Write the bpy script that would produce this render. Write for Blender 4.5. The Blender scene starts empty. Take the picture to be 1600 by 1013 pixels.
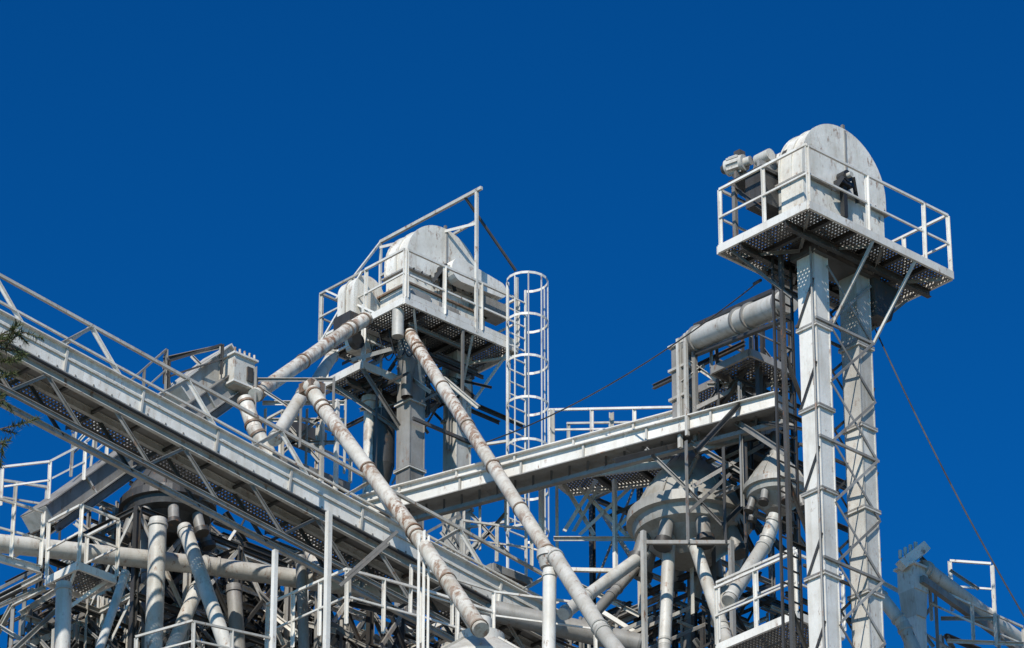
import bpy, bmesh, math, random
from mathutils import Vector, Matrix
R=math.radians
F=7500.0; TH=R(28.4); CT,ST=math.cos(TH),math.sin(TH)
CAM=Vector((0,0,1.6))
AZ=R(43.2)
U=Vector((math.cos(AZ),math.sin(AZ),0)); V=Vector((-math.sin(AZ),math.cos(AZ),0)); Z=Vector((0,0,1))
# ---- survey helpers: bearing -> world metres on a real vertical / horizontal plane
def ray(px,py):
    a=(px-800)/F; b=(506.5-py)/F
    return Vector((a,CT-b*ST,ST+b*CT))
def at(px,py,Y):
    r=ray(px,py); return CAM+r*(Y/r.y)
def onv(px,py,k):
    r=ray(px,py); return CAM+r*(k/r.dot(V))

# ---------------- materials
def paint(name,base,rust=0.2,dirt=0.35,rough=0.5,metal=0.0,seed=0.0,var=0.25):
    m=bpy.data.materials.new(name); m.use_nodes=True; nt=m.node_tree; N=nt.nodes; L=nt.links
    b=N['Principled BSDF']; b.inputs['Roughness'].default_value=rough; b.inputs['Metallic'].default_value=metal
    tc=N.new('ShaderNodeTexCoord')
    def noise(scale,det,mapsc=(1,1,1),ro=0.6):
        mp=N.new('ShaderNodeMapping'); mp.inputs['Scale'].default_value=mapsc; mp.inputs['Location'].default_value=(seed,seed*1.7,seed*.3)
        L.new(tc.outputs['Object'],mp.inputs['Vector'])
        n=N.new('ShaderNodeTexNoise'); n.inputs['Scale'].default_value=scale; n.inputs['Detail'].default_value=det; n.inputs['Roughness'].default_value=ro
        L.new(mp.outputs['Vector'],n.inputs['Vector']); return n.outputs['Fac']
    def mr(x,a,bb,c,d):
        n=N.new('ShaderNodeMapRange'); n.inputs[1].default_value=a; n.inputs[2].default_value=bb; n.inputs[3].default_value=c; n.inputs[4].default_value=d
        L.new(x,n.inputs[0]); return n.outputs[0]
    def mix(f,A,B,mode='MIX'):
        n=N.new('ShaderNodeMix'); n.data_type='RGBA'; n.blend_type=mode
        if isinstance(f,float): n.inputs[0].default_value=f
        else: L.new(f,n.inputs[0])
        for i,x in ((6,A),(7,B)):
            if isinstance(x,tuple): n.inputs[i].default_value=x
            else: L.new(x,n.inputs[i])
        return n.outputs[2]
    def mul(a,bb):
        n=N.new('ShaderNodeMath'); n.operation='MULTIPLY'; L.new(a,n.inputs[0])
        if isinstance(bb,float): n.inputs[1].default_value=bb
        else: L.new(bb,n.inputs[1])
        return n.outputs[0]
    g=N.new('ShaderNodeNewGeometry')
    isl=mr(g.outputs['Random Per Island'],0,1,1-var,1.05)
    base4=(*base,1); dk=tuple(x*.45 for x in base)
    f1=mr(noise(1.3,6),.42,.66,0,dirt)
    col=mix(f1,base4,(dk[0]*1.1,dk[1],dk[2]*.85,1))
    f2=mr(noise(6.0,5,(1,1,.1)),.5,.7,0,dirt)
    col=mix(f2,col,(dk[0]*1.15,dk[1],dk[2]*.78,1))
    f4=mr(noise(22.0,4,(1,1,.5)),.54,.74,0,dirt*.6)
    col=mix(f4,col,(dk[0]*1.1,dk[1]*.95,dk[2]*.8,1))
    f3=mr(noise(9.0,8,(1,1,.45),.7),.68-rust*.28,.74-rust*.22,0,.9)
    gate=mr(noise(.9,3),.38,.58,0,1)
    col=mix(mul(f3,gate),col,(.21,.095,.04,1))
    cm=N.new('ShaderNodeCombineColor')
    for i in range(3): L.new(isl,cm.inputs[i])
    col=mix(1.0,col,cm.outputs[0],'MULTIPLY')
    L.new(col,b.inputs['Base Color'])
    bp=N.new('ShaderNodeBump'); bp.inputs['Strength'].default_value=.25; bp.inputs['Distance'].default_value=.03
    L.new(noise(5,6),bp.inputs['Height']); L.new(bp.outputs[0],b.inputs['Normal'])
    return m
WHITE=paint('painted_steel_white',(.76,.735,.68),.32,.35,seed=1,var=.18)
LIGHT=paint('painted_steel_light',(.60,.58,.53),.42,.46,seed=5,var=.32)
GREY=paint('painted_steel_grey',(.32,.31,.29),.4,.5,seed=9,var=.45)
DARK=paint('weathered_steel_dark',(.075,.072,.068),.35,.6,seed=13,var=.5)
BLACK=paint('black_steel',(.025,.025,.025),.1,.3,seed=17)
RUSTY=paint('rusty_painted_pipe',(.66,.63,.56),.8,.45,seed=21,var=.12)
RUST=paint('rusted_flange',(.32,.24,.18),.8,.6,seed=23,var=.3)
STAIN=paint('stained_housing',(.75,.725,.66),.5,.45,seed=25,var=.1)
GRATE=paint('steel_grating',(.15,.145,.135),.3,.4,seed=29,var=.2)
CONC=paint('weathered_concrete',(.36,.35,.33),.0,.5,rough=.9,seed=33,var=.1)

# ---------------- mesh builder
class M:
    def __init__(s,name):
        s.name=name; s.v=[]; s.f=[]; s.mi=[]; s.sm=[]; s.mats=[]
    def m(s,mat):
        if mat not in s.mats: s.mats.append(mat)
        return s.mats.index(mat)
    def add(s,vs,fs,mat,smooth=False):
        o=len(s.v); s.v+= [tuple(x) for x in vs]; k=s.m(mat)
        for f in fs: s.f.append([o+i for i in f]); s.mi.append(k); s.sm.append(smooth)
    def blk(s,o,a,b,c,mat):
        vs=[o,o+a,o+a+b,o+b,o+c,o+a+c,o+a+b+c,o+b+c]
        s.add(vs,[(0,3,2,1),(4,5,6,7),(0,1,5,4),(1,2,6,5),(2,3,7,6),(3,0,4,7)],mat)
    def beam(s,p,q,w,h,mat,up=Z):
        d=q-p
        if d.length<1e-5: return
        dn=d.normalized()
        if abs(dn.dot(up))>.98: up=U
        side=dn.cross(up).normalized(); upp=side.cross(dn).normalized()
        s.blk(p-side*w/2-upp*h/2,d,side*w,upp*h,mat)
    def angle(s,p,q,w,mat,up=Z):   # L profile
        d=q-p; dn=d.normalized()
        if abs(dn.dot(up))>.98: up=V
        side=dn.cross(up).normalized(); upp=side.cross(dn).normalized(); t=.012
        s.blk(p-side*w/2,d,side*w,upp*t,mat)
        s.blk(p-side*w/2-upp*(w+.001),d,side*t,upp*w,mat)
    def chan(s,p,q,w,h,mat,up=Z):  # I profile
        d=q-p; dn=d.normalized()
        if abs(dn.dot(up))>.98: up=U
        side=dn.cross(up).normalized(); upp=side.cross(dn).normalized(); t=max(.012,h*.1)
        s.blk(p-side*w/2+upp*(h/2-t),d,side*w,upp*t,mat)
        s.blk(p-side*w/2-upp*h/2,d,side*w,upp*t,mat)
        s.blk(p-side*t/2-upp*(h/2-t-.001),d,side*t,upp*(h-2*t-.002),mat)
    def tube(s,p,q,r,mat,n=16,r2=None,caps=True):
        if r2 is None: r2=r
        d=(q-p).normalized(); a=d.orthogonal().normalized(); b=d.cross(a)
        vs=[]
        for c,rr in ((p,r),(q,r2)):
            for i in range(n):
                t=2*math.pi*i/n; vs.append(c+a*math.cos(t)*rr+b*math.sin(t)*rr)
        s.add(vs,[(i,(i+1)%n,n+(i+1)%n,n+i) for i in range(n)],mat,True)
        if caps:
            s.add(vs[:n],[tuple(range(n))[::-1]],mat); s.add(vs[n:],[tuple(range(n))],mat)
    def sphere(s,c,r,mat,n=12):
        vs=[];fs=[]
        k=n//2
        for j in range(k+1):
            ph=math.pi*j/k
            for i in range(n):
                t=2*math.pi*i/n; vs.append(c+Vector((math.sin(ph)*math.cos(t),math.sin(ph)*math.sin(t),math.cos(ph)))*r)
        for j in range(k):
            for i in range(n): fs.append((j*n+i,j*n+(i+1)%n,(j+1)*n+(i+1)%n,(j+1)*n+i))
        s.add(vs,fs,mat,True)
    def pipe(s,pts,r,mat,fl=2.2,flm=None):
        for i in range(len(pts)-1):
            p,q=pts[i],pts[i+1]; s.tube(p,q,r,mat)
            if i>0: s.sphere(p,r*1.0,mat)
            d=q-p; n=max(1,int(d.length/fl)); dn=d.normalized()
            for j in range(n+1):
                c=p+d*(j/n); c=c if 0<j<n else (p+dn*.12 if j==0 else q-dn*.12)
                s.tube(c-dn*.025,c+dn*.025,r*1.14,flm or mat)
    def lathe(s,c,prof,mat,n=32,smooth=True):
        vs=[]
        for r,z in prof:
            for i in range(n):
                t=2*math.pi*i/n; vs.append(c+Vector((math.cos(t)*r,math.sin(t)*r,z)))
        for j in range(len(prof)-1):
            s2=[vs[j*n+i] for i in range(n)]+[vs[(j+1)*n+i] for i in range(n)]
            s.add(s2,[(i,(i+1)%n,n+(i+1)%n,n+i) for i in range(n)],mat,smooth)
    def extr(s,o,prof,b0,b1,mat,ax=U,ex=V):
        n=len(prof)
        P=[o+ax*a+Z*c for a,c in prof]
        A=[p+ex*b0 for p in P]; B=[p+ex*b1 for p in P]
        s.add(A,[tuple(range(n))],mat); s.add(B,[tuple(range(n))[::-1]],mat)
        s.add(A+B,[(i,(i+1)%n,n+(i+1)%n,n+i) for i in range(n)],mat)
    def done(s):
        me=bpy.data.meshes.new(s.name); me.from_pydata(s.v,[],s.f); 
        for x in s.mats: me.materials.append(x)
        me.polygons.foreach_set('material_index',s.mi); me.polygons.foreach_set('use_smooth',s.sm)
        bm=bmesh.new(); bm.from_mesh(me); bmesh.ops.recalc_face_normals(bm,faces=bm.faces); bm.to_mesh(me); bm.free()
        me.update(); ob=bpy.data.objects.new(s.name,me); bpy.context.scene.collection.objects.link(ob); return ob

RB=random.Random(99)
def railing(m,pts,h=1.1,sp=1.1,w=.05,mat=WHITE,mid=1,toe=False):
    w=w*.86
    def jt(): return Vector((RB.uniform(-.012,.012),RB.uniform(-.012,.012),RB.uniform(-.01,.01)))
    for i in range(len(pts)-1):
        p,q=pts[i],pts[i+1]; d=q-p; n=max(1,round(d.length/sp))
        for j in range(n+1 if i==len(pts)-2 else n):
            c=p+d*(j/n); m.angle(c,c+Z*(h-.02)+jt(),w*1.1,mat)
        m.beam(p+Z*h+jt(),q+Z*h+jt(),w,w,mat)
        for k in range(mid):
            zz=h*(k+1)/(mid+1); m.beam(p+Z*zz+jt(),q+Z*zz+jt(),w*.7,w*.8,mat)
        if toe: m.beam(p+Z*.08,q+Z*.08,.012,.12,mat)
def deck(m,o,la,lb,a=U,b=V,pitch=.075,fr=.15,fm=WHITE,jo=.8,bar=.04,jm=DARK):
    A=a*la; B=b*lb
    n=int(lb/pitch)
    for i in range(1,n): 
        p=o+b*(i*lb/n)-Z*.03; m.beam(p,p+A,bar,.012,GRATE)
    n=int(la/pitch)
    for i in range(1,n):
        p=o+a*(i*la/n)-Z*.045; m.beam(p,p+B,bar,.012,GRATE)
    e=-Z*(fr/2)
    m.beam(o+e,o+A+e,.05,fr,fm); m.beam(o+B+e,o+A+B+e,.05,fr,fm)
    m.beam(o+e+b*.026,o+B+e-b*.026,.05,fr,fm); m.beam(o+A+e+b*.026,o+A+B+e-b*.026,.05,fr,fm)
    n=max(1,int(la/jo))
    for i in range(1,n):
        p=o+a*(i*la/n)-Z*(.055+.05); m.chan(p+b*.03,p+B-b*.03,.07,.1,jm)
def ladder(m,base,h,n,mat=WHITE,cage=None,w=.45,r=.38):
    side=n.cross(Z).normalized()
    for s in (-1,1): m.beam(base+side*s*w/2,base+side*s*w/2+Z*h,.04,.04,mat)
    k=int(h/.28)
    for i in range(k): 
        c=base+Z*(i*.28+.1); m.beam(c-side*w/2,c+side*w/2,.025,.025,mat)
    if cage is not None:
        c0=base+n*r*.75
        zz=cage; hoops=[]
        while zz<=h+.01:
            hoops.append(zz); zz+=.95
        N=18
        def P(i,z):
            t=math.pi*2*i/N; return c0+Z*z+(n*-math.cos(t)+side*math.sin(t))*r
        for z in hoops:
            for i in range(2,N-2): m.beam(P(i,z),P(i+1,z),.012,.055,mat)
        for i in (2,5,7,9,11,13,16):
            m.beam(P(i,hoops[0]),P(i,hoops[-1]),.028,.012,mat,up=n)
def lattice(m,o,la,lb,h,na,nb,nl,w=.09,mats=(GREY,WHITE,DARK),seed=0,brace=.8):
    rnd=random.Random(seed)
    for i in range(na+1):
        for j in range(nb+1):
            p=o+U*(la*i/na)+V*(lb*j/nb); m.chan(p,p-Z*h,w*1.3,w*1.3,rnd.choice(mats))
    for k in range(nl+1):
        zz=-Z*(h*k/nl)-Z*.03
        for j in range(nb+1):
            p=o+V*(lb*j/nb)+zz; m.chan(p,p+U*la,w,w*1.3,rnd.choice(mats))
        for i in range(na+1):
            p=o+U*(la*i/na)+zz-Z*.004; m.chan(p,p+V*lb,w,w*1.3,rnd.choice(mats))
    for k in range(nl):
        z0=-Z*(h*k/nl); z1=-Z*(h*(k+1)/nl)
        for j in range(nb+1):
            for i in range(na):
                if rnd.random()<brace:
                    p=o+V*(lb*j/nb)+U*(la*i/na); q=p+U*(la/na)
                    m.angle(p+z0,q+z1,w*.7,rnd.choice(mats)); 
                    if rnd.random()<.7: m.angle(q+z0,p+z1,w*.7,rnd.choice(mats))
        for i in range(na+1):
            for j in range(nb):
                if rnd.random()<brace:
                    p=o+V*(lb*j/nb)+U*(la*i/na); q=p+V*(lb/nb)
                    m.angle(p+z0,q+z1,w*.7,rnd.choice(mats))
                    if rnd.random()<.7: m.angle(q+z0,p+z1,w*.7,rnd.choice(mats))
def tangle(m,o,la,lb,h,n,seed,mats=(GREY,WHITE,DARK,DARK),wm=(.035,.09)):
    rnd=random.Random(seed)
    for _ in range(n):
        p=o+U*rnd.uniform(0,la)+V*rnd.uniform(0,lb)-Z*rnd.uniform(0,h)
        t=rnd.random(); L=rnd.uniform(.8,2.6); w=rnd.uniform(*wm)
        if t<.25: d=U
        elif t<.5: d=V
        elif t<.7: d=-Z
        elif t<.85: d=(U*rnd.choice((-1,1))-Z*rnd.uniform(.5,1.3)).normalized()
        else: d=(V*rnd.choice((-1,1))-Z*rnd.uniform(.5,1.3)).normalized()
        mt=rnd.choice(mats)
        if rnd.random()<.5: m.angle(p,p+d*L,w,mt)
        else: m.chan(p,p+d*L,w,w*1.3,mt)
def conveyor(m,p,q,w,h,mat=WHITE,rib=1.25,under=True,um=GREY):
    d=q-p; dn=d.normalized(); side=dn.cross(Z).normalized(); up=side.cross(dn).normalized()
    n=max(1,int(d.length/rib/2))
    for i in range(n):
        m.beam(p+d*(i/n),p+d*((i+1)/n)-dn*.003,w,h,mat)
        m.beam(p+d*(i/n)+up*(h/2+.012),p+d*((i+1)/n)+up*(h/2+.012)-dn*.01,w+.16,.022,mat)
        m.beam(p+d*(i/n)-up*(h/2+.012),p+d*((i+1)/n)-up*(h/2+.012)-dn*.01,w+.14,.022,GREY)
    n=max(1,int(d.length/rib))
    for i in range(n+1):
        c=p+d*(i/n)
        m.beam(c-dn*.02,c+dn*.02,w+.09,h-.004,LIGHT)
    if under:
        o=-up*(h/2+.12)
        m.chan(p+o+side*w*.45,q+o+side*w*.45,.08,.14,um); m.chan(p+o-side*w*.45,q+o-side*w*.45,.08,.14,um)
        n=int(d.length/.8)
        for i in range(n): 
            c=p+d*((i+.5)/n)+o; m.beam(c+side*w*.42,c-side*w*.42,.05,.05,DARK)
def S(m,segs,Y,mat=GREY,kind='a'):
    for s in segs:
        x1,y1,x2,y2,w=s[:5]; Ya,Yb=(Y if isinstance(Y,tuple) else (Y,Y))
        p,q=at(x1,y1,Ya),at(x2,y2,Yb)
        mt=s[5] if len(s)>5 else mat
        if abs(x1-x2)<.02*abs(y1-y2)+6 and abs(y1-y2)>25 and not isinstance(Y,tuple): # plumb member
            q=Vector((p.x,p.y,q.z))
        if kind=='a' and w<.07: m.angle(p,q,w,mt)
        elif w>=.1: m.chan(p,q,w,w*1.2,mt)
        else: m.beam(p,q,w,w,mt)
def stadium(r,base,cc,ac,n=28):
    pr=[(ac-r,base)]
    for i in range(n+1):
        t=math.pi-math.pi*i/n; pr.append((ac+math.cos(t)*r,cc+math.sin(t)*r))
    pr.append((ac+r,base)); return pr
def head(m,O,ac,b0,b1,r,cc,base,mat=WHITE,low=None):
    pr=stadium(r,cc-.27,cc,ac); m.extr(O,pr,b0,b1,mat)
    m.blk(O+U*(ac-r+.01)+V*(b0+.01)+Z*base,U*(2*r-.02),V*(b1-b0-.02),Z*(cc-.28-base),low or mat)
    rim=stadium(r+.03,cc-.27,cc,ac)
    for b in (b0-.015,b1-.02,(b0+b1)/2-.02):
        m.extr(O,rim,b,b+.03,mat)
    for zz in (cc-.3,base+.02):
        m.blk(O+U*(ac-r-.06)+V*(b0-.07)+Z*zz,U*(2*r+.12),V*(b1-b0+.14),Z*.035,LIGHT if zz<cc-.35 else GREY)
    m.blk(O+U*(ac+.03)+V*(b0-.035)+Z*(cc-.26),U*.04,V*.019,Z*(r+.25),GREY)
    m.beam(O+U*(ac+.05)+V*(b0+.02)+Z*(cc+r-.02),O+U*(ac+.05)+V*(b0+.02)+Z*(cc+r+.12),.05,.05,GREY)
    for i in range(9):
        c=O+U*(ac-r+.1+i*(2*r-.2)/8)+V*(b0-.1)+Z*(cc-.28); m.tube(c,c+V*.05,.02,DARK,6)
    c=O+U*(ac-.12)+V*(b0)+Z*(cc-.1)
    m.blk(c+U*-.16-V*.2-Z*.1,U*.32,V*.18,Z*.07,BLACK)
    m.tube(c-V*.22+Z*.06,c-V*.04+Z*.06,.11,BLACK,14); m.tube(c-V*.3+Z*.06,c-V*.2+Z*.06,.05,LIGHT,10)
    m.angle(c-V*.2-U*.15,c-V*.1-U*.3-Z*.3,.06,BLACK); m.angle(c-V*.2+U*.15+Z*.1,c-V*.1+U*.35-Z*.3,.06,BLACK)
    m.beam(c-V*.1-Z*.1,c-V*.1-Z*.72,.09,.09,BLACK)
def legs(m,O,pts,wa,wb,ztop,zbot,mats,fl=1.6):
    for (a,b),mat in zip(pts,mats):
        p=O+U*(a-wa/2)+V*(b-wb/2)
        z=ztop
        k=0
        while z>zbot:      # duct sections bolted at flanges
            h=min(fl-.004,z-zbot)
            m.blk(Vector((p.x,p.y,z-h)),U*wa,V*wb,Z*h,mat)
            if k>0:
                m.blk(Vector((p.x,p.y,z-.035))-U*.04-V*.04,U*(wa+.08),V*(wb+.08),Z*.03,LIGHT)
                m.blk(Vector((p.x,p.y,z+.004))-U*.04-V*.04,U*(wa+.08),V*(wb+.08),Z*.03,GREY)
            z-=fl; k+=1
        for da in (0,wa):
            q=p+U*(da-.012)-V*.012; m.blk(Vector((q.x,q.y,zbot)),U*.024,V*.02,Z*(ztop-zbot),mat)
def motor(m,c,d,L,r,mat):
    m.tube(c,c+d*L,r,mat,20); m.tube(c+d*L,c+d*(L+.1),r*.8,DARK,16,r*.5); m.tube(c-d*.12,c,r*.55,mat,14)
    for i in range(10):
        t=2*math.pi*i/10; a=d.orthogonal().normalized(); b=d.cross(a); rr=a*math.cos(t)+b*math.sin(t)
        m.beam(c+d*.06+rr*(r+.015),c+d*(L-.06)+rr*(r+.015),.014,.04,mat)
    m.blk(c+d*(L*.3)+Z*r-U*.07-V*.07,U*.14,V*.14,Z*.1,DARK)

ZB=28.0
# =================== RIGHT BUCKET ELEVATOR
m=M('bucket_elevator')
O=at(1263,314,70.0)
PA,PB=3.6,2.14
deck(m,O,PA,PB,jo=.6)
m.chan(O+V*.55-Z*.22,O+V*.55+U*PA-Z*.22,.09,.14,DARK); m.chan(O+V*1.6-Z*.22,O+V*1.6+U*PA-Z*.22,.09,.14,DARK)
for a0,b0,a1,b1 in ((.1,.1,1.7,2.0),(1.7,.1,.2,2.0),(1.9,.1,3.4,2.0),(3.4,.1,2.0,2.0)): m.angle(O+U*a0+V*b0-Z*.16,O+U*a1+V*b1-Z*.16,.06,GREY)
c=[O+U*.03+V*.03,O+U*PA+V*.03-U*.03,O+U*(PA-.03)+V*(PB-.03),O+V*(PB-.03)+U*.03]
railing(m,[c[3],c[0]],1.12,1.1); railing(m,[c[0],c[0]+U*1.47],1.12,2); railing(m,[c[0]+U*1.47,c[1]-U*.65],1.12,3); railing(m,[c[1]-U*.65,c[1],c[2]],1.12,1.1); railing(m,[c[2],c[3]],1.12,1.2)
head(m,O,1.58,.62,1.16,1.02,1.28,0.02,STAIN)
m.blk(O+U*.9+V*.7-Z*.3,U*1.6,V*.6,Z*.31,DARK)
q=O+U*.15+V*1.2+Z*1.22
m.blk(q,U*1.25,V*.8,Z*.06,DARK); m.blk(q+Z*.06+V*.05,U*1.2,V*.06,Z*.14,GREY); m.blk(q+Z*.06+V*.6,U*1.2,V*.06,Z*.14,GREY)
for a in (.05,1.15):
    m.angle(q+U*a+V*.76,q+U*a-V*.02-Z*.8,.07,DARK); 
    m.beam(q+U*a+V*.7,q+U*a+V*.7-Z*1.2,.07,.07,GREY)
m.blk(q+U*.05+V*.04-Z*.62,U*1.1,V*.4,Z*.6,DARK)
m.blk(O+U*.6+V*.75+Z*.1,U*.2,V*.5,Z*1.0,LIGHT)
motor(m,q+U*.12+V*.5+Z*.36,U*-.2+V*.98,.36,.15,LIGHT)
m.blk(q+U*.35+V*.06+Z*.2,U*.5,V*.46,Z*.26,GREY); m.tube(q+U*.6+V*.0+Z*.38,q+U*.6+V*.62+Z*.38,.16,WHITE,18)
m.tube(q+U*1.0+V*.1+Z*.34,q+U*1.0+V*.55+Z*.34,.15,LIGHT,18); m.tube(q+U*.22-V*.02+Z*.34,q+U*.22+V*.3+Z*.34,.11,LIGHT,16)
m.tube(q+U*.62-V*.14+Z*.38,q+U*.62-V*.04+Z*.38,.17,DARK,18)
LP=[(1.12,1.0),(2.16,1.0)]
legs(m,O,LP,.32,.40,O.z-.12,ZB,(WHITE,LIGHT),1.55)
m.extr(O,[(2.35,-.3),(3.0,-.3),(2.75,-1.0),(2.4,-1.0)],.7,1.3,DARK)
for bb,mt in ((.775,GREY),(1.23,DARK)):
    z=-.45; k=0
    while O.z+z>ZB+1:
        m.beam(O+U*1.25+V*bb+Z*z,O+U*2.33+V*bb+Z*(z-1.1),.012,.045,mt)
        m.beam(O+U*2.33+V*(bb-.016)+Z*z,O+U*1.25+V*(bb-.016)+Z*(z-1.1),.012,.045,mt)
        if k%2: m.beam(O+U*.92+V*bb+Z*(z+.0),O+U*2.36+V*bb+Z*(z+.0),.045,.045,mt)
        z-=1.12; k+=1
for a in (.93,2.36):
    z=-.8
    while O.z+z>ZB+1:
        m.beam(O+U*a+V*.8+Z*z,O+U*a+V*1.22+Z*(z-.8),.012,.04,DARK); z-=1.6
for a0,b0,a1,b1,dz in ((1.6,.02,1.35,.78,-1.55),(2.65,.02,2.36,.78,-1.55),(.1,1.9,.9,1.3,-1.0),(3.4,1.9,2.4,1.3,-1.4),(3.5,.8,2.42,1.1,-1.3),(1.3,2.1,1.2,1.32,-1.0)):
    m.beam(O+U*a0+V*b0-Z*.15,O+U*a1+V*b1+Z*dz,.045,.045,LIGHT if b0<.5 else GREY)
b=O+U*.95+V*1.55; zb=ZB+6
ladder(m,Vector((b.x,b.y,zb)),O.z-zb+.2,V,DARK)
for a in (.78,1.25): 
    p=O+U*a+V*1.4-Z*.15; m.beam(p,Vector((p.x,p.y,ZB)),.07,.07,DARK)
for i in range(9):
    p=O+U*.78+V*1.4-Z*(.8+i*1.2); m.angle(p,p+U*.47-Z*(.9 if i%2 else -.0),.05,DARK)
p=O+U*.90+V*.82-Z*.2; m.tube(p,Vector((p.x,p.y,ZB)),.02,GREY,8)
m.done(); OR=O

def wire(name,p,q,sag=.25):
    w=M(name); n=14; pr=None
    for i in range(n+1):
        t=i/n; c=p.lerp(q,t)-Z*sag*4*t*(1-t)
        if pr is not None: w.tube(pr,c,.014,DARK,6,caps=False)
        pr=c
    w.tube(p,p.lerp(q,.02),.03,DARK,8); w.done()
wire('guy_wire',OR+U*1.0+V*2.1-Z*.3,at(740,698,84.2),.35)
wire('guy_wire',OR+U*3.2+V*1.6-Z*.4,at(1640,1030,62),.25)

# =================== MIDDLE BUCKET ELEVATOR
m=M('bucket_elevator')
O=at(632,464,84.0); OM=O
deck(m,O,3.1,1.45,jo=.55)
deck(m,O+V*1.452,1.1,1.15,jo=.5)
c=[O+V*2.58,O,O+U*3.08,O+U*3.08+V*1.42]
railing(m,[c[0],O+V*1.2],1.1,1.4,.05,LIGHT); railing(m,[O+V*1.2,O+V*.02],1.1,1.2,.055,WHITE); railing(m,[O+U*.05,c[2],c[3]],1.1,1.05,.055,WHITE,toe=True)
railing(m,[O+V*2.58+U*.03,O+V*2.58+U*1.08],1.1,1,.05,LIGHT)
head(m,O,1.62,.62,1.28,1.0,1.42,.75,STAIN)
m.blk(O+U*.55+V*.5+Z*.05,U*2.1,V*.85,Z*.68,STAIN)
m.blk(O+U*.5+V*.45+Z*.70,U*2.2,V*.95,Z*.04,RUST)
m.blk(O+U*.62+V*.46+Z*.2,U*.5,V*.05,Z*.42,GREY); m.blk(O+U*1.35+V*.46+Z*.2,U*.55,V*.05,Z*.38,GREY)
pr=[]
for i in range(11):
    t=math.pi/2+math.pi*i/10; pr.append((1.78+math.cos(t)*.27,1.38+math.sin(t)*.27))
for i in range(11):
    t=-math.pi/2+math.pi*i/10; pr.append((2.85+math.cos(t)*.18,1.34+math.sin(t)*.18))
m.extr(O,pr,.25,.48,WHITE)
m.blk(O+U*2.3+V*.2+Z*.7,U*.75,V*.4,Z*.3,GREY); motor(m,O+U*2.75+V*.48+Z*1.2,V,.45,.15,LIGHT)
m.extr(O,stadium(.42,.1,.72,.3,18),1.4,1.9,STAIN); m.extr(O,stadium(.45,.1,.72,.3,18),1.63,1.66,LIGHT)
m.extr(O,[(-.05,.1),(.65,.1),(.45,-.5),(.1,-.5)],1.45,1.85,STAIN)
m.tube(O+U*.1+V*.3-Z*.75,O+U*.1+V*.3-Z*.15,.12,LIGHT)
P0=O+U*1.95; P1=O+U*1.95+V*2.95
m.beam(P0-Z*.1,P0+Z*3.25,.06,.06,LIGHT); m.beam(P1+Z*1.6,P1+Z*3.25,.05,.05,LIGHT)
m.beam(P0+Z*3.22-V*.15,P1+Z*3.22,.06,.07,LIGHT)
m.angle(P0+Z*2.45,O+U*1.0+V*1.9+Z*2.3,.05,LIGHT); m.beam(P0+Z*2.5,P1+Z*2.4,.045,.05,LIGHT)
m.beam(P0+V*.35+Z*3.2,O+U*3.05+Z*1.75,.045,.045,DARK); m.beam(O+U*3.08,O+U*3.08+Z*1.6,.05,.05,LIGHT)
m.beam(P1+Z*3.22,O+U*.4+V*2.55+Z*1.1,.045,.045,LIGHT); m.beam(P1+Z*1.6,O+U*.9+V*2.55,.045,.045,LIGHT)
m.beam(O+V*.9,O+V*2.4+Z*1.1,.04,.04,WHITE); m.beam(O+V*2.5,O+V*1.3+Z*1.1,.04,.04,WHITE)
Q=O+V*1.22-Z*.98
deck(m,Q-U*.02,2.25,1.15,jo=.45,fr=.17); railing(m,[Q+V*1.13,Q,Q+U*2.2],1.05,1.05,.055,WHITE)
m.chan(Q+V*.5-Z*.24,Q+V*.5+U*2.2-Z*.24,.08,.14,DARK)
for a in (0,2.2): m.beam(Q+U*a+V*.02,Q+U*a+V*.02+Z*1.3,.05,.05,WHITE)
for a,b in ((0,0),(1.1,0),(2.1,0),(0,.9)): m.angle(Q+U*a+V*b-Z*.15,O+U*1.1+V*1.2-Z*2.2,.06,GREY)
legs(m,O,[(1.18,1.1),(2.35,1.0)],.38,.40,O.z-.1,ZB,(GREY,LIGHT),1.5)  # left leg takes the grey paint to stand in for the shadow on it
z=-.6;k=0
while z>-11:
    if k%3!=1:
        m.beam(O+U*1.1+V*.77+Z*z,O+U*2.5+V*.77+Z*(z-1.1),.012,.05,GREY)
        m.beam(O+U*2.5+V*.75+Z*z,O+U*1.1+V*.75+Z*(z-1.1),.012,.05,GREY)
    m.beam(O+U*.95+V*.77+Z*z,O+U*2.6+V*.77+Z*z,.05,.07,DARK); z-=1.5;k+=1
tangle(m,O+U*.3+V*.4-Z*.25,2.0,1.6,1.0,44,61,(DARK,DARK,GREY,LIGHT),(.04,.07))
for a0,b0,a1,dz in ((.3,.05,1.2,-1.3),(2.9,.05,2.5,-1.3),(3.0,1.3,2.6,-1.2),(1.9,.05,2.25,-1.2)):
    m.beam(O+U*a0+V*b0-Z*.15,O+U*a1+V*.8+Z*dz,.045,.045,LIGHT)
m.beam(O+U*2.95+V*.1,O+U*2.95+V*.1-Z*1.2,.05,.05,LIGHT); m.beam(O+U*1.6+V*.02,O+U*1.6+V*.02-Z*1.6,.05,.05,GREY)
p=O+U*.75+V*1.85-Z*1.4; m.tube(p,Vector((p.x,p.y,ZB)),.12,RUSTY,18); m.tube(p-Z*.02,p+Z*.1,.17,LIGHT)
p=O+U*1.0+V*1.75-Z*1.6; m.lathe(p,[(.0,0),(.26,0),(.26,-1.2),(.08,-1.9),(.08,-4)],DARK,20)
p=O+U*.9+V*.9-Z*.2; m.lathe(p,[(.0,0),(.2,0),(.2,-.6),(.12,-.9),(.12,-1.4)],GREY,20)
m.beam(O+U*1.7+V*1.7-Z*.2,O+U*1.7+V*1.7-Z*12,.3,.25,DARK)
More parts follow.
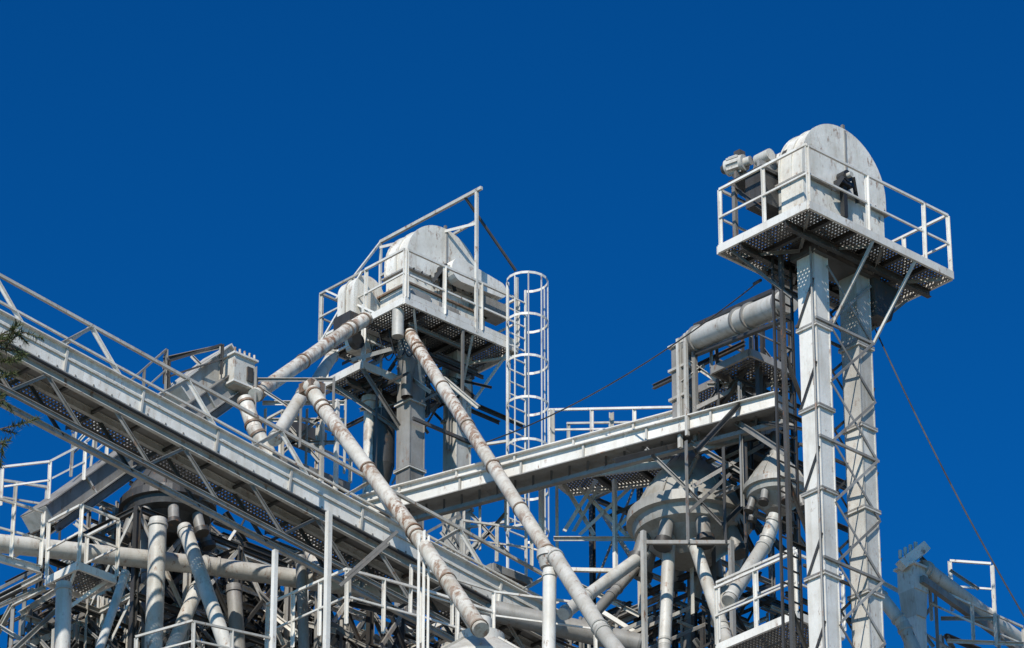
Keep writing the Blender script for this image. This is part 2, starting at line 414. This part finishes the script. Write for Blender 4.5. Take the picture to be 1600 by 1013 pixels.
p=O+V*1.3-Z*.25; m.blk(p-U*.3,U*.45,V*.5,Z*.35,DARK); m.tube(p-U*.2-V*.15-Z*.35,p-U*.2-V*.02-Z*.35,.17,BLACK); 
for k in range(4):
    a=O+U*(.1+.1*k)+V*(1.2-.2*k)-Z*.3; pr=None
    for i in range(11):
        t=i/10; cc=a+U*(.5*t)-Z*(.5*math.sin(math.pi*t)+.15*t)
        if pr is not None: m.tube(pr,cc,.014,BLACK,6,caps=False)
        pr=cc
m.done()
m=M('caged_ladder')
b=OM+U*2.98-V*.10
ladder(m,Vector((b.x,b.y,b.z-7.2)),8.52,-V,WHITE,cage=2.8,w=.5,r=.42); 
for zz in (-.3,-2.2,-4,-5.5): m.beam(b+Z*zz,b+Z*zz+V*.9-U*.5,.05,.05,LIGHT)
m.done()

# =================== SPOUT PIPES
def spout(pts,r,mat=RUSTY,fl=2.2):
    m=M('grain_spout_pipe'); m.pipe([at(*p) for p in pts],r,mat,fl,RUST if mat is RUSTY else None); m.done()
spout([(573,498,84.5),(545,515,84),(398,618,80.5)],.14)
spout([(640,522,84.5),(655,548,84),(858,866,76.5)],.13)
spout([(866,868,76.4),(940,985,74),(985,1045,73)],.14,LIGHT)
spout([(488,612,80),(506,640,79.6),(650,835,75.5),(752,985,72.5)],.14)
spout([(476,612,81),(428,688,79.5)],.13,LIGHT)
spout([(382,625,80.2),(398,672,80),(440,745,80),(505,905,78)],.15)
spout([(520,555,84),(478,622,82)],.12,LIGHT)
spout([(859,890,76.2),(857,1060,76.2)],.12,WHITE)
spout([(247,812,77),(238,1060,77)],.16,LIGHT)
spout([(222,815,78),(232,905,78),(232,1060,78)],.13,GREY)
spout([(288,825,77),(360,1030,75.5)],.135,LIGHT)
spout([(365,915,79),(375,1060,79)],.14,GREY)
spout([(310,915,78),(262,1030,77)],.13,LIGHT)
spout([(100,912,75),(96,1060,75)],.14,LIGHT)
spout([(196,895,76),(150,1030,75)],.08,LIGHT)
spout([(470,870,78),(476,1050,78)],.10,GREY)
spout([(1046,838,79),(1038,1010,78.5),(1036,1050,78.5)],.12,LIGHT)
spout([(1084,848,78.8),(1130,985,77.8),(1145,1040,77)],.12,LIGHT)
spout([(1165,815,80),(1150,880,79.5),(1120,975,79)],.12,LIGHT)
spout([(1212,806,77),(1196,850,77),(1138,940,76.2)],.13,LIGHT)
spout([(1008,865,79.4),(912,935,78),(880,960,77.5)],.12,LIGHT)
spout([(1000,880,80),(960,925,79.5),(905,985,79)],.10,GREY)
spout([(1105,850,80),(1080,960,80.5),(1075,1040,80.5)],.11,GREY)
spout([(1370,925,76),(1410,975,76),(1440,1040,76)],.12,LIGHT)
m=M('pipe_coupling'); p=at(858,868,76.5); m.tube(p-Z*.05,p+Z*.07,.22,LIGHT); m.tube(p-Z*.25,p-Z*.05,.16,LIGHT,18,.2); m.done()
m=M('screw_conveyor'); m.pipe([at(-60,843,76),at(330,885,78),at(640,930,78.5)],.17,LIGHT,2.5); m.done()
m=M('screw_conveyor'); m.pipe([at(640,925,79),at(1010,1010,79)],.2,GREY,2.5); m.done()

# =================== LONG BELT CONVEYOR (front left)
m=M('belt_conveyor'); K=58.0
p=onv(-160,440,K); q=onv(870,990,K)
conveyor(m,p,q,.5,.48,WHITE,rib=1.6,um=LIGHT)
m.beam(p-V*.27+Z*.06,q-V*.27+Z*.06,.03,.04,LIGHT)
d=q-p; L=d.length
for off in (.38,1.1): m.chan(p+V*off-Z*.12,q+V*off-Z*.12,.06,.12,GREY)
n=int(L/.075)
for i in range(n):
    c=p+d*(i/n)-Z*.05; m.beam(c+V*.4,c+V*1.08,.042,.012,GRATE)
for i in range(8):
    o=.42+.09*i; m.beam(p+V*o-Z*.065,q+V*o-Z*.065,.042,.012,GRATE)
n=int(L/1.5)
for i in range(n):
    c=p+d*(i/n); m.angle(c+V*.3-Z*.2,c+V*1.15-Z*.2,.07,DARK); m.angle(c+V*1.1-Z*.2,c+V*.2-Z*.75,.05,GREY)
tz=1.38
tp=p+V*.3+Z*tz; tq=q+V*.3+Z*(tz-.1); bp_=p+V*.3+Z*.3; bq=q+V*.3+Z*.3
m.beam(tp,tq,.055,.055,LIGHT); m.beam(tp-Z*.5,tq-Z*.5,.04,.04,LIGHT)
m.beam(tp+V*.85-Z*.1,tq+V*.85-Z*.1,.04,.04,LIGHT); m.beam(tp+V*.85-Z*.6,tq+V*.85-Z*.6,.035,.035,WHITE)
n=int(L/2.05)
for i in range(n):
    a=tp.lerp(tq,i/n); b=bp_.lerp(bq,(i+.5)/n); a2=tp.lerp(tq,(i+1)/n)
    m.angle(a,b,.055,WHITE); m.angle(b,a2,.055,LIGHT); m.beam(a,a+V*.85-Z*.1,.04,.04,LIGHT)
    c=p.lerp(q,i/n)+V*1.12-Z*.1; m.beam(c,c+Z*1.3,.04,.04,LIGHT)
m.chan(p+V*.25-Z*1.05,q+V*.25-Z*1.05,.08,.1,LIGHT); m.chan(p-V*.22-Z*1.1,q-V*.22-Z*1.1,.07,.09,GREY)
n=int(L/1.5)
for i in range(n):
    for o,mt in ((.25,DARK),(-.22,GREY)):
        a=p.lerp(q,i/n)+V*o-Z*.4; b=p.lerp(q,(i+.5)/n)+V*o-Z*1.05; c2=p.lerp(q,(i+1)/n)+V*o-Z*.4
        m.angle(a,b,.045,mt); 
        if i%2: m.angle(b,c2,.045,mt)
n=int(L/.4)
for i in range(n):
    c=p.lerp(q,i/n)-V*.25-Z*.19; m.blk(c-V*.012,U*.03,V*.011,Z*.03,GREY)
m.tube(p-V*.32-Z*.3,q-V*.32-Z*.3,.02,BLACK,8)
m.done()

# =================== CENTRE CONVEYORS
m=M('belt_conveyor')
p=at(545,815,82.5); q=at(1225,634,77)
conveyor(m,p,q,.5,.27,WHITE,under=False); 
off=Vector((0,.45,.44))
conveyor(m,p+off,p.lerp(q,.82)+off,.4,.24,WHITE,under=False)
m.beam(p-Z*.33,q-Z*.33,.12,.08,GREY)
for i in range(24): 
    c=p.lerp(q,(i+.5)/24); m.beam(c-Z*.14-Vector((0,.2,0)),c-Z*.34,.04,.04,DARK)
m.done()
m=M('service_walkway')
def wdeck(m,p,q,w=.7):
    d=(q-p); dn=d.normalized(); s=Z.cross(dn).normalized()
    deck(m,p,d.length,w,a=dn,b=s); return dn,s
p=at(858,702,81.5); q=at(1058,700,80); 
dn,s=wdeck(m,p,q); railing(m,[p,q],.85,1.15,.05,WHITE); railing(m,[p+s*.68,q+s*.68],.85,1.15,.045,LIGHT)
p2=at(862,742,81); q2=at(1068,716,79.6); wdeck(m,p2,q2); 
S(m,[(862,745,862,640,.06),(955,735,955,645,.06),(846,755,846,880,.08,WHITE),(870,750,868,880,.06,LIGHT),(848,755,850,700,.05)],81,LIGHT)
m.done()

# =================== DISTRIBUTORS
CONE=paint('distributor_paint',(.36,.35,.32),.35,.5,seed=51,var=.1)
def distributor(c,k,mat=GREY,n=8):
    m=M('grain_distributor')
    m.lathe(c,[(0,1.5*k),(.2*k,1.5*k),(.2*k,1.32*k),(.3*k,1.28*k),(.58*k,.95*k),(.84*k,.55*k),(1.0*k,.22*k)],mat,40)
    m.lathe(c,[(1.0*k,.22*k),(1.1*k,.2*k),(1.12*k,0),(1.02*k,-.02*k),(.98*k,-.22*k),(.8*k,-.3*k),(.4*k,-.7*k),(0,-.7*k)],mat,40,False)
    for i in range(12):
        t=2*math.pi*i/12; e=Vector((math.cos(t),math.sin(t),0))
        m.beam(c+e*.3*k+Z*1.29*k,c+e*.85*k+Z*.55*k,.03,.03,mat); m.beam(c+e*.85*k+Z*.55*k,c+e*1.02*k+Z*.22*k,.03,.03,mat)
    for i in range(n):
        t=2*math.pi*(i+.3)/n; e=Vector((math.cos(t),math.sin(t),0))
        m.tube(c+e*.8*k-Z*.22*k,c+e*.95*k-Z*.75*k,.13*k,GREY,14); m.tube(c+e*.94*k-Z*.68*k,c+e*.98*k-Z*.8*k,.17*k,DARK,14)
    m.tube(c+Z*1.4*k,c+Z*2.2*k,.16*k,DARK); m.done()
distributor(at(1078,822,79.5),1.05,CONE)
distributor(at(1214,770,77.5),.55,CONE)
distributor(at(262,800,78.5),.8,DARK)
distributor(at(1185,712,79.5),.6,DARK)

# =================== DUST DUCT + frame
m=M('dust_duct')
p=at(1086,532,78); q=at(1232,470,75)
m.tube(p,q,.22,LIGHT,24); 
for t in (.05,.5,.62,.95): 
    c=p.lerp(q,t); dd=(q-p).normalized(); m.tube(c-dd*.03,c+dd*.03,.26,GREY,24)
m.sphere(p,.23,LIGHT,16); e=at(1070,545,78.2); m.tube(p,e,.22,GREY,20); 
b=at(1068,545,78.2); m.blk(b-U*.16-V*.16-Z*1.5,U*.32,V*.32,Z*1.55,GREY)
for zz in (0,-.5,-1.1): m.blk(b-U*.21-V*.21+Z*zz,U*.42,V*.42,Z*.05,LIGHT)
m.beam(b-U*.25-V*.3+Z*.1,b-U*.25-V*.3-Z*2,.06,.06,LIGHT)
m.beam(p-Z*.3,q-Z*.36,.1,.06,DARK); m.beam(p+Z*.3,q+Z*.34,.07,.07,DARK)
m.done()
m=M('support_framework')
S(m,[(1060,530,1060,700,.07,LIGHT),(1085,550,1085,690,.08,GREY),(1105,600,1240,600,.05,GREY),(1120,545,1120,660,.06,DARK),(1160,520,1160,640,.06,DARK),(1190,480,1190,700,.07,DARK),(1216,420,1216,830,.08,DARK),(1232,430,1232,900,.07,DARK),
 (1085,640,1215,575,.08,GREY),(1090,655,1150,560,.05,DARK),(1120,560,1180,650,.05,LIGHT),(1190,540,1235,600,.05,DARK),(1235,540,1190,600,.05,DARK),(1190,660,1235,720,.05,DARK),(1235,660,1190,720,.05,DARK),
 (1070,560,1130,600,.05,LIGHT),(1060,600,1100,570,.05,LIGHT),(1140,600,1240,655,.05,DARK),(1090,705,1240,665,.09,GREY),(1080,690,1200,760,.06,GREY),(1200,690,1080,760,.06,GREY),(1205,560,1205,640,.05,LIGHT),(1170,640,1240,600,.05,LIGHT)],78)
tangle(m,at(1150,620,77.5),1.6,1.6,1.6,46,5,(DARK,DARK,GREY))
tangle(m,at(1180,450,77),.8,.7,3,16,6,(DARK,DARK,GREY))
m.done()
m=M('service_platform')
o=at(1172,545,77); deck(m,o,1.1,1.0,fm=GREY); railing(m,[o+V*1.0,o,o+U*1.1],.75,1,.04,GREY)
o=at(1120,590,79); deck(m,o,.9,.9,fm=GREY); railing(m,[o+V*.9,o,o+U*.9],.8,1,.04,GREY)
m.done()

# =================== HOPPER SUPPORT FRAME
m=M('support_framework')
lattice(m,at(1075,706,80.6),2.2,2.6,12,1,2,6,.07,(GREY,LIGHT,DARK),3,.5)
S(m,[(880,750,930,835,.06),(930,750,880,830,.06),(960,750,960,900,.07,WHITE),(905,760,985,840,.05),(985,760,905,835,.05),(935,760,895,830,.05),(865,840,1030,840,.06,LIGHT),(1000,840,1000,960,.08,LIGHT),(870,890,1000,893,.07),(1035,745,960,830,.05)],80.5,LIGHT)
S(m,[(1010,848,1140,848,.07,GREY),(1005,830,1005,1020,.08,LIGHT),(1142,845,1142,1000,.08,GREY),(1072,690,1072,850,.06,GREY),(1130,700,1130,850,.06,DARK),(1072,760,1130,820,.04,DARK),(1010,700,1072,760,.05,GREY),(1140,740,1075,800,.05,DARK)],77.8)
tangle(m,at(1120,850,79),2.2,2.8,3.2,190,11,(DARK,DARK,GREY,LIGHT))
m.done()
m=M('service_platform')
o=at(1243,955,74.5); deck(m,o,1.2,1.9,fm=WHITE); railing(m,[o+V*1.9,o,o+U*1.2],1.1,.95,.05,WHITE)
railing(m,[at(1122,1000,76.5),at(1245,948,74.6)],1.1,1.0,.05,WHITE)
m.done()

# =================== LEFT CLUSTER
m=M('support_framework')
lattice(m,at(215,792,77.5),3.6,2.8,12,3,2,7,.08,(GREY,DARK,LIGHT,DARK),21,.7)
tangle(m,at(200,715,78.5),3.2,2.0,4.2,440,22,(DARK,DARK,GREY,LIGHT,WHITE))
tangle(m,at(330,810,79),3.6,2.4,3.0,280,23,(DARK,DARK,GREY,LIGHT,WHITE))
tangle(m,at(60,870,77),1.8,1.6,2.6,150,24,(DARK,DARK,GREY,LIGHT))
m.done()
m=M('support_framework')
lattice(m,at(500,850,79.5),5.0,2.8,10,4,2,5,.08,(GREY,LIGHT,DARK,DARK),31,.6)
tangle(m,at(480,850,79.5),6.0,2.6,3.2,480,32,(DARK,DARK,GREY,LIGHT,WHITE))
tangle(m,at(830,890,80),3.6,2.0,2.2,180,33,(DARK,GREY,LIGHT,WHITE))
m.done()
m=M('drag_conveyor')
p=at(60,812,77.5); q=at(372,590,81.0)
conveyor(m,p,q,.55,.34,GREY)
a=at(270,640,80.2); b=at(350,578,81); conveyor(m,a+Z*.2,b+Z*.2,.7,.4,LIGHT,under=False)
h=at(368,612,80.6); m.blk(h-U*.25-V*.25,U*.5,V*.5,Z*.62,LIGHT); m.blk(h-U*.3-V*.3+Z*.62,U*.6,V*.6,Z*.04,WHITE); m.blk(h-U*.3-V*.3+Z*.02,U*.6,V*.6,Z*.04,WHITE)
m.blk(h+U*.05-V*.29+Z*.15,U*.14,V*.04,Z*.3,DARK)
for i in range(5): m.tube(h-U*.25-V*.25+U*.12*i+Z*.66,h-U*.25-V*.25+U*.12*i+Z*.76,.025,RUSTY,6)
m.tube(h+U*.25+Z*.35,h+U*.45+Z*.35,.14,GREY)
railing(m,[at(256,600,80.5),at(262,612,79.8),at(345,585,80.2)],.65,.8,.045,DARK)
railing(m,[at(110,745,78),at(258,612,80)],.9,.9,.04,GREY)
railing(m,[at(0,790,76.4),at(75,780,76.6),at(130,750,77),at(200,690,78)],.75,.8,.045,WHITE)
S(m,[(255,560,345,540,.06,DARK),(255,565,268,605,.05,DARK),(300,555,345,600,.05,GREY),(345,540,345,640,.05,LIGHT),(400,575,400,650,.06,GREY),(398,592,520,592,.05,GREY),(522,590,522,640,.05,GREY),(398,600,460,640,.04,GREY)],80.5)
m.done()
m=M('service_platform')
o=at(122,878,75.5); deck(m,o,.85,.9); railing(m,[o+V*.9,o,o+U*.85,o+U*.85+V*.9],1.1,.9,.05,WHITE)
m.angle(o+U*.8,o+U*.3+V*.8-Z*.6,.06,WHITE); m.angle(o,o+U*.3+V*.8-Z*.6,.06,WHITE)
railing(m,[at(-30,862,74.5),at(62,888,75.5)],1.1,.9,.05,WHITE); m.chan(at(-30,864,74.5),at(62,890,75.5),.08,.14,WHITE)
railing(m,[at(-30,800,77),at(70,815,78)],.7,.9,.05,LIGHT)
m.done()
m=M('service_platform')
o=at(440,712,80.5); deck(m,o,1.7,.9,fm=GREY); railing(m,[o+V*.85,o,o+U*1.7],.95,.8,.05,LIGHT)
S(m,[(415,640,415,770,.06,LIGHT),(440,660,440,790,.07,WHITE),(505,600,505,800,.07,LIGHT),(527,625,527,800,.07,WHITE),(540,625,540,740,.05,LIGHT),(410,628,540,628,.06,LIGHT),(410,655,540,655,.05,LIGHT),(420,690,540,690,.05,GREY),(425,720,500,650,.05),(440,650,500,720,.05),(470,735,530,770,.05,LIGHT),(480,640,480,730,.05,GREY)],81)
m.blk(at(455,672,81.5),U*.9,V*.5,Z*.25,DARK)
p=at(487,606,80.2); m.sphere(p,.18,RUSTY); m.blk(p-U*.15-V*.15-Z*.1,U*.35,V*.35,Z*.2,RUST)
m.done()
m=M('support_framework')
S(m,[(125,640,110,735,.05,LIGHT),(152,645,142,730,.05,LIGHT),(118,660,160,690,.04,LIGHT),(112,700,152,655,.04,LIGHT),(170,650,165,720,.05,GREY)],79)
S(m,[(470,640,470,700,.05),(430,860,428,1020,.08,WHITE),(514,800,512,1020,.09,WHITE),(620,830,540,900,.05,DARK),(605,850,530,915,.05,DARK),(655,835,655,1020,.05,WHITE),(663,830,663,1020,.05,WHITE),(670,838,670,1020,.04,WHITE)],75)
m.done()

# =================== BOTTOM CENTRE
m=M('service_platform')
railing(m,[at(415,1030,77.5),at(540,975,75.5),at(655,1005,76.6),at(770,1040,77.5)],1.05,.8,.05,WHITE)
railing(m,[at(545,935,77),at(620,870,79.5)],.6,.8,.045,GREY)
railing(m,[at(640,960,76.5),at(770,1000,77.6),at(930,1020,78)],.95,.8,.045,WHITE)
railing(m,[at(720,870,80.5),at(830,885,81),at(850,890,81)],.75,.8,.045,LIGHT)
railing(m,[at(210,1055,74),at(300,1030,74),at(420,1055,75)],.7,.9,.045,LIGHT)
o=at(770,880,80.8); deck(m,o,1.0,.7,fm=GREY)
S(m,[(725,800,728,880,.05,LIGHT),(750,780,752,860,.05,LIGHT),(790,770,792,830,.05,LIGHT),(720,880,790,800,.05,GREY),(735,800,800,870,.05,GREY),(822,830,822,900,.06,LIGHT),(690,830,740,890,.05,GREY),(760,830,700,890,.05,GREY),(880,900,1000,960,.06,LIGHT),(930,950,1010,1000,.08,WHITE)],81)
m.done()
m=M('storage_bin')
c=at(752,1052,74); m.lathe(c,[(1.1,-3),(1.1,0),(.98,.08),(.4,.52),(.4,.68),(0,.72)],LIGHT,28); m.tube(c+Z*.66,c+Z*1.0,.18,STAIN)
for i in range(8):
    t=2*math.pi*i/8; e=Vector((math.cos(t),math.sin(t),0)); m.beam(c+e*1.0+Z*.09,c+e*.42+Z*.53,.03,.03,LIGHT)
m.done()
m=M('junction_box'); o=at(560,1030,76); m.blk(o-Z*.6,U*.9,V*.5,Z*.75,LIGHT); m.blk(o+Z*.152-U*.03-V*.03,U*.96,V*.56,Z*.04,WHITE); m.blk(o-V*.02-Z*.4+U*.1,U*.3,V*.019,Z*.45,GREY); m.done()

# =================== LOWER RIGHT CONVEYOR
m=M('drag_conveyor')
p=at(1440,888,77); q=at(1640,1040,80)
m.pipe([p,q],.17,LIGHT,1.6)
m.beam(at(1440,905,76.8),at(1620,1035,79.5),.1,.14,GREY)
h=at(1427,928,77); m.blk(h-U*.18-V*.2,U*.36,V*.4,Z*.45,LIGHT); m.blk(h-U*.23-V*.25+Z*.45,U*.46,V*.5,Z*.04,WHITE)
m.beam(h+Z*.45-U*.3,h+Z*.9+U*.15-V*.2,.2,.18,STAIN)
for i in range(4): m.tube(h-U*.3+U*.14*i+Z*(.6+.1*i),h-U*.3+U*.14*i+Z*(.75+.1*i),.035,RUSTY,6)
m.extr(h,[(-.18,0),(.18,0),(.12,-.5),(-.12,-.5)],-.18,.18,LIGHT); m.blk(h-U*.12-V*.15-Z*2.2,U*.26,V*.3,Z*1.7,LIGHT)
railing(m,[at(1487,955,78.5),at(1553,960,78.5)],1.0,1,.05,WHITE); railing(m,[at(1455,970,77.5),at(1520,1000,77.5),at(1600,1035,78.5)],.7,.8,.045,LIGHT)
S(m,[(1372,905,1410,925,.05,LIGHT),(1410,900,1408,1020,.06,LIGHT),(1460,900,1458,1020,.06,GREY),(1415,950,1460,1010,.05,GREY),(1460,940,1415,1000,.05,GREY),(1485,890,1530,920,.04,GREY),(1550,885,1550,1010,.06,WHITE),(1470,965,1555,965,.05,GREY),(1480,1000,1600,1005,.05,LIGHT),(1440,870,1480,910,.06,DARK)],77.8)
tangle(m,at(1450,965,78.5),2.2,.8,2.2,60,44,(LIGHT,GREY,DARK))
m.done()

# =================== silos below, ground
for i,(x,y) in enumerate([(-12,72),(-1,76),(8,73),(-8,83),(3,87),(13,84)]):
    m=M('grain_silo'); c=Vector((x,y,0)); m.lathe(c,[(5.3,0),(5.3,26.8),(5.5,26.9),(5.5,27.6),(0,28)],CONC,48)
    for k in range(8): m.lathe(c,[(5.3,3+k*3),(5.36,3.02+k*3),(5.36,3.18+k*3),(5.3,3.2+k*3)],CONC,48)
    m.done()
gm=bpy.data.materials.new('gravel_ground'); gm.use_nodes=True; nt=gm.node_tree
n=nt.nodes.new('ShaderNodeTexNoise'); n.inputs['Scale'].default_value=.4; n.inputs['Detail'].default_value=10
cr=nt.nodes.new('ShaderNodeValToRGB'); cr.color_ramp.elements[0].color=(.17,.155,.12,1); cr.color_ramp.elements[1].color=(.30,.28,.22,1)
tc=nt.nodes.new('ShaderNodeTexCoord'); nt.links.new(tc.outputs['Object'],n.inputs['Vector']); nt.links.new(n.outputs['Fac'],cr.inputs[0]); nt.links.new(cr.outputs[0],nt.nodes['Principled BSDF'].inputs['Base Color']); nt.nodes['Principled BSDF'].inputs['Roughness'].default_value=.95
m=M('ground'); m.add([Vector((-3000,-3000,0)),Vector((3000,-3000,0)),Vector((3000,3000,0)),Vector((-3000,3000,0))],[(0,1,2,3)],gm); m.done()

# =================== pine tree at the left edge
BARK=paint('bark',(.10,.07,.05),.0,.4,rough=.9,seed=40)
ND=bpy.data.materials.new('pine_needles'); ND.use_nodes=True; nt=ND.node_tree
g=nt.nodes.new('ShaderNodeNewGeometry'); cr=nt.nodes.new('ShaderNodeValToRGB'); cr.color_ramp.elements[0].color=(.03,.055,.015,1); cr.color_ramp.elements[1].color=(.12,.13,.04,1)
nt.links.new(g.outputs['Random Per Island'],cr.inputs[0]); nt.links.new(cr.outputs[0],nt.nodes['Principled BSDF'].inputs['Base Color']); nt.nodes['Principled BSDF'].inputs['Roughness'].default_value=.6
m=M('pine_tree'); rnd=random.Random(7)
tx,ty=-8.0,45.0
for i in range(15): m.tube(Vector((tx,ty,i*2)),Vector((tx,ty,i*2+2)),.28*(1-i/15.5),BARK,10,.28*(1-(i+1)/15.5),caps=False)
def twig(a,b,r,dens=170,nw=.005):
    m.tube(a,b,r,BARK,5,r*.4,caps=False); d=b-a; n=int(d.length*dens)
    for i in range(n):
        c=a+d*rnd.random(); w=Vector((rnd.gauss(0,1),rnd.gauss(0,1),rnd.gauss(0,1))).normalized()
        e=(w+d.normalized()*.9).normalized()*rnd.uniform(.05,.1); s=e.orthogonal().normalized()*nw
        m.add([c-s,c+s,c+e],[(0,1,2)],ND)
def branch(a,b,r,dens=170,step=.14,lt=.3,nw=.005):
    m.tube(a,b,r,BARK,6,r*.3,caps=False); d=b-a; n=max(2,int(d.length/step))
    for i in range(n//4,n+1):
        c=a+d*(i/n); e=Vector((rnd.gauss(0,.6),rnd.gauss(0,.6),rnd.gauss(0,.5)))+d.normalized()*1.1
        twig(c,c+e.normalized()*lt*rnd.uniform(.5,1.1),.008,dens,nw)
for z in range(9,29):
    for k in range(5):
        t=rnd.uniform(0,6.28); L=min(2.3,(30.5-z)*.25+.5)
        e=Vector((math.cos(t),math.sin(t),.15))
        if e.x>.2: L=min(L,1.7)
        a=Vector((tx,ty,z+rnd.random())); branch(a,a+e*L,.035,90,.22,.42)
def reach(px,py,dz=-.6,Y=45.0):
    b=at(px,py,Y); a=Vector((tx,ty,b.z+dz)); branch(a,b,.025,330,.09,.27,.006)
reach(40,520,-.3); reach(22,545,.1); reach(12,532,-.5); reach(20,566,.1); reach(26,665,-.7); reach(6,625,-.5); reach(0,590); reach(5,692)
m.done()

# =================== camera, light, sky
cd=bpy.data.cameras.new('camera'); cam=bpy.data.objects.new('camera',cd); bpy.context.scene.collection.objects.link(cam)
cd.lens=36*F/1600; cd.sensor_width=36; cd.clip_end=8000; cam.location=CAM; cam.rotation_euler=(R(90)+TH,0,0)
bpy.context.scene.camera=cam
el=R(39); az=R(18)
sd=Vector((-math.sin(az)*math.cos(el),-math.cos(az)*math.cos(el),math.sin(el)))
sl=bpy.data.lights.new('sun','SUN'); so=bpy.data.objects.new('sun',sl); bpy.context.scene.collection.objects.link(so)
sl.energy=5.0; sl.angle=R(.5); sl.color=(1,.94,.84); so.rotation_euler=sd.to_track_quat('Z','Y').to_euler(); so.location=(-30,-30,60)
w=bpy.data.worlds.new('World'); bpy.context.scene.world=w; w.use_nodes=True; nt=w.node_tree
sk=nt.nodes.new('ShaderNodeTexSky'); sk.sky_type='NISHITA'; sk.sun_disc=False; sk.sun_elevation=el; sk.sun_rotation=R(180)+az
sk.air_density=1.0; sk.dust_density=.3; sk.ozone_density=3.0
ga=nt.nodes.new('ShaderNodeGamma'); ga.inputs[1].default_value=1.55
mx=nt.nodes.new('ShaderNodeMix'); mx.data_type='RGBA'; mx.blend_type='MULTIPLY'; mx.inputs[0].default_value=1; mx.inputs[7].default_value=(.012,.31,.475,1)
nt.links.new(sk.outputs[0],ga.inputs[0]); nt.links.new(ga.outputs[0],mx.inputs[6]); nt.links.new(mx.outputs[2],nt.nodes['Background'].inputs[0]); nt.nodes['Background'].inputs[1].default_value=.1
vs=bpy.context.scene.view_settings; vs.view_transform='Standard'; vs.look='None'; vs.exposure=0
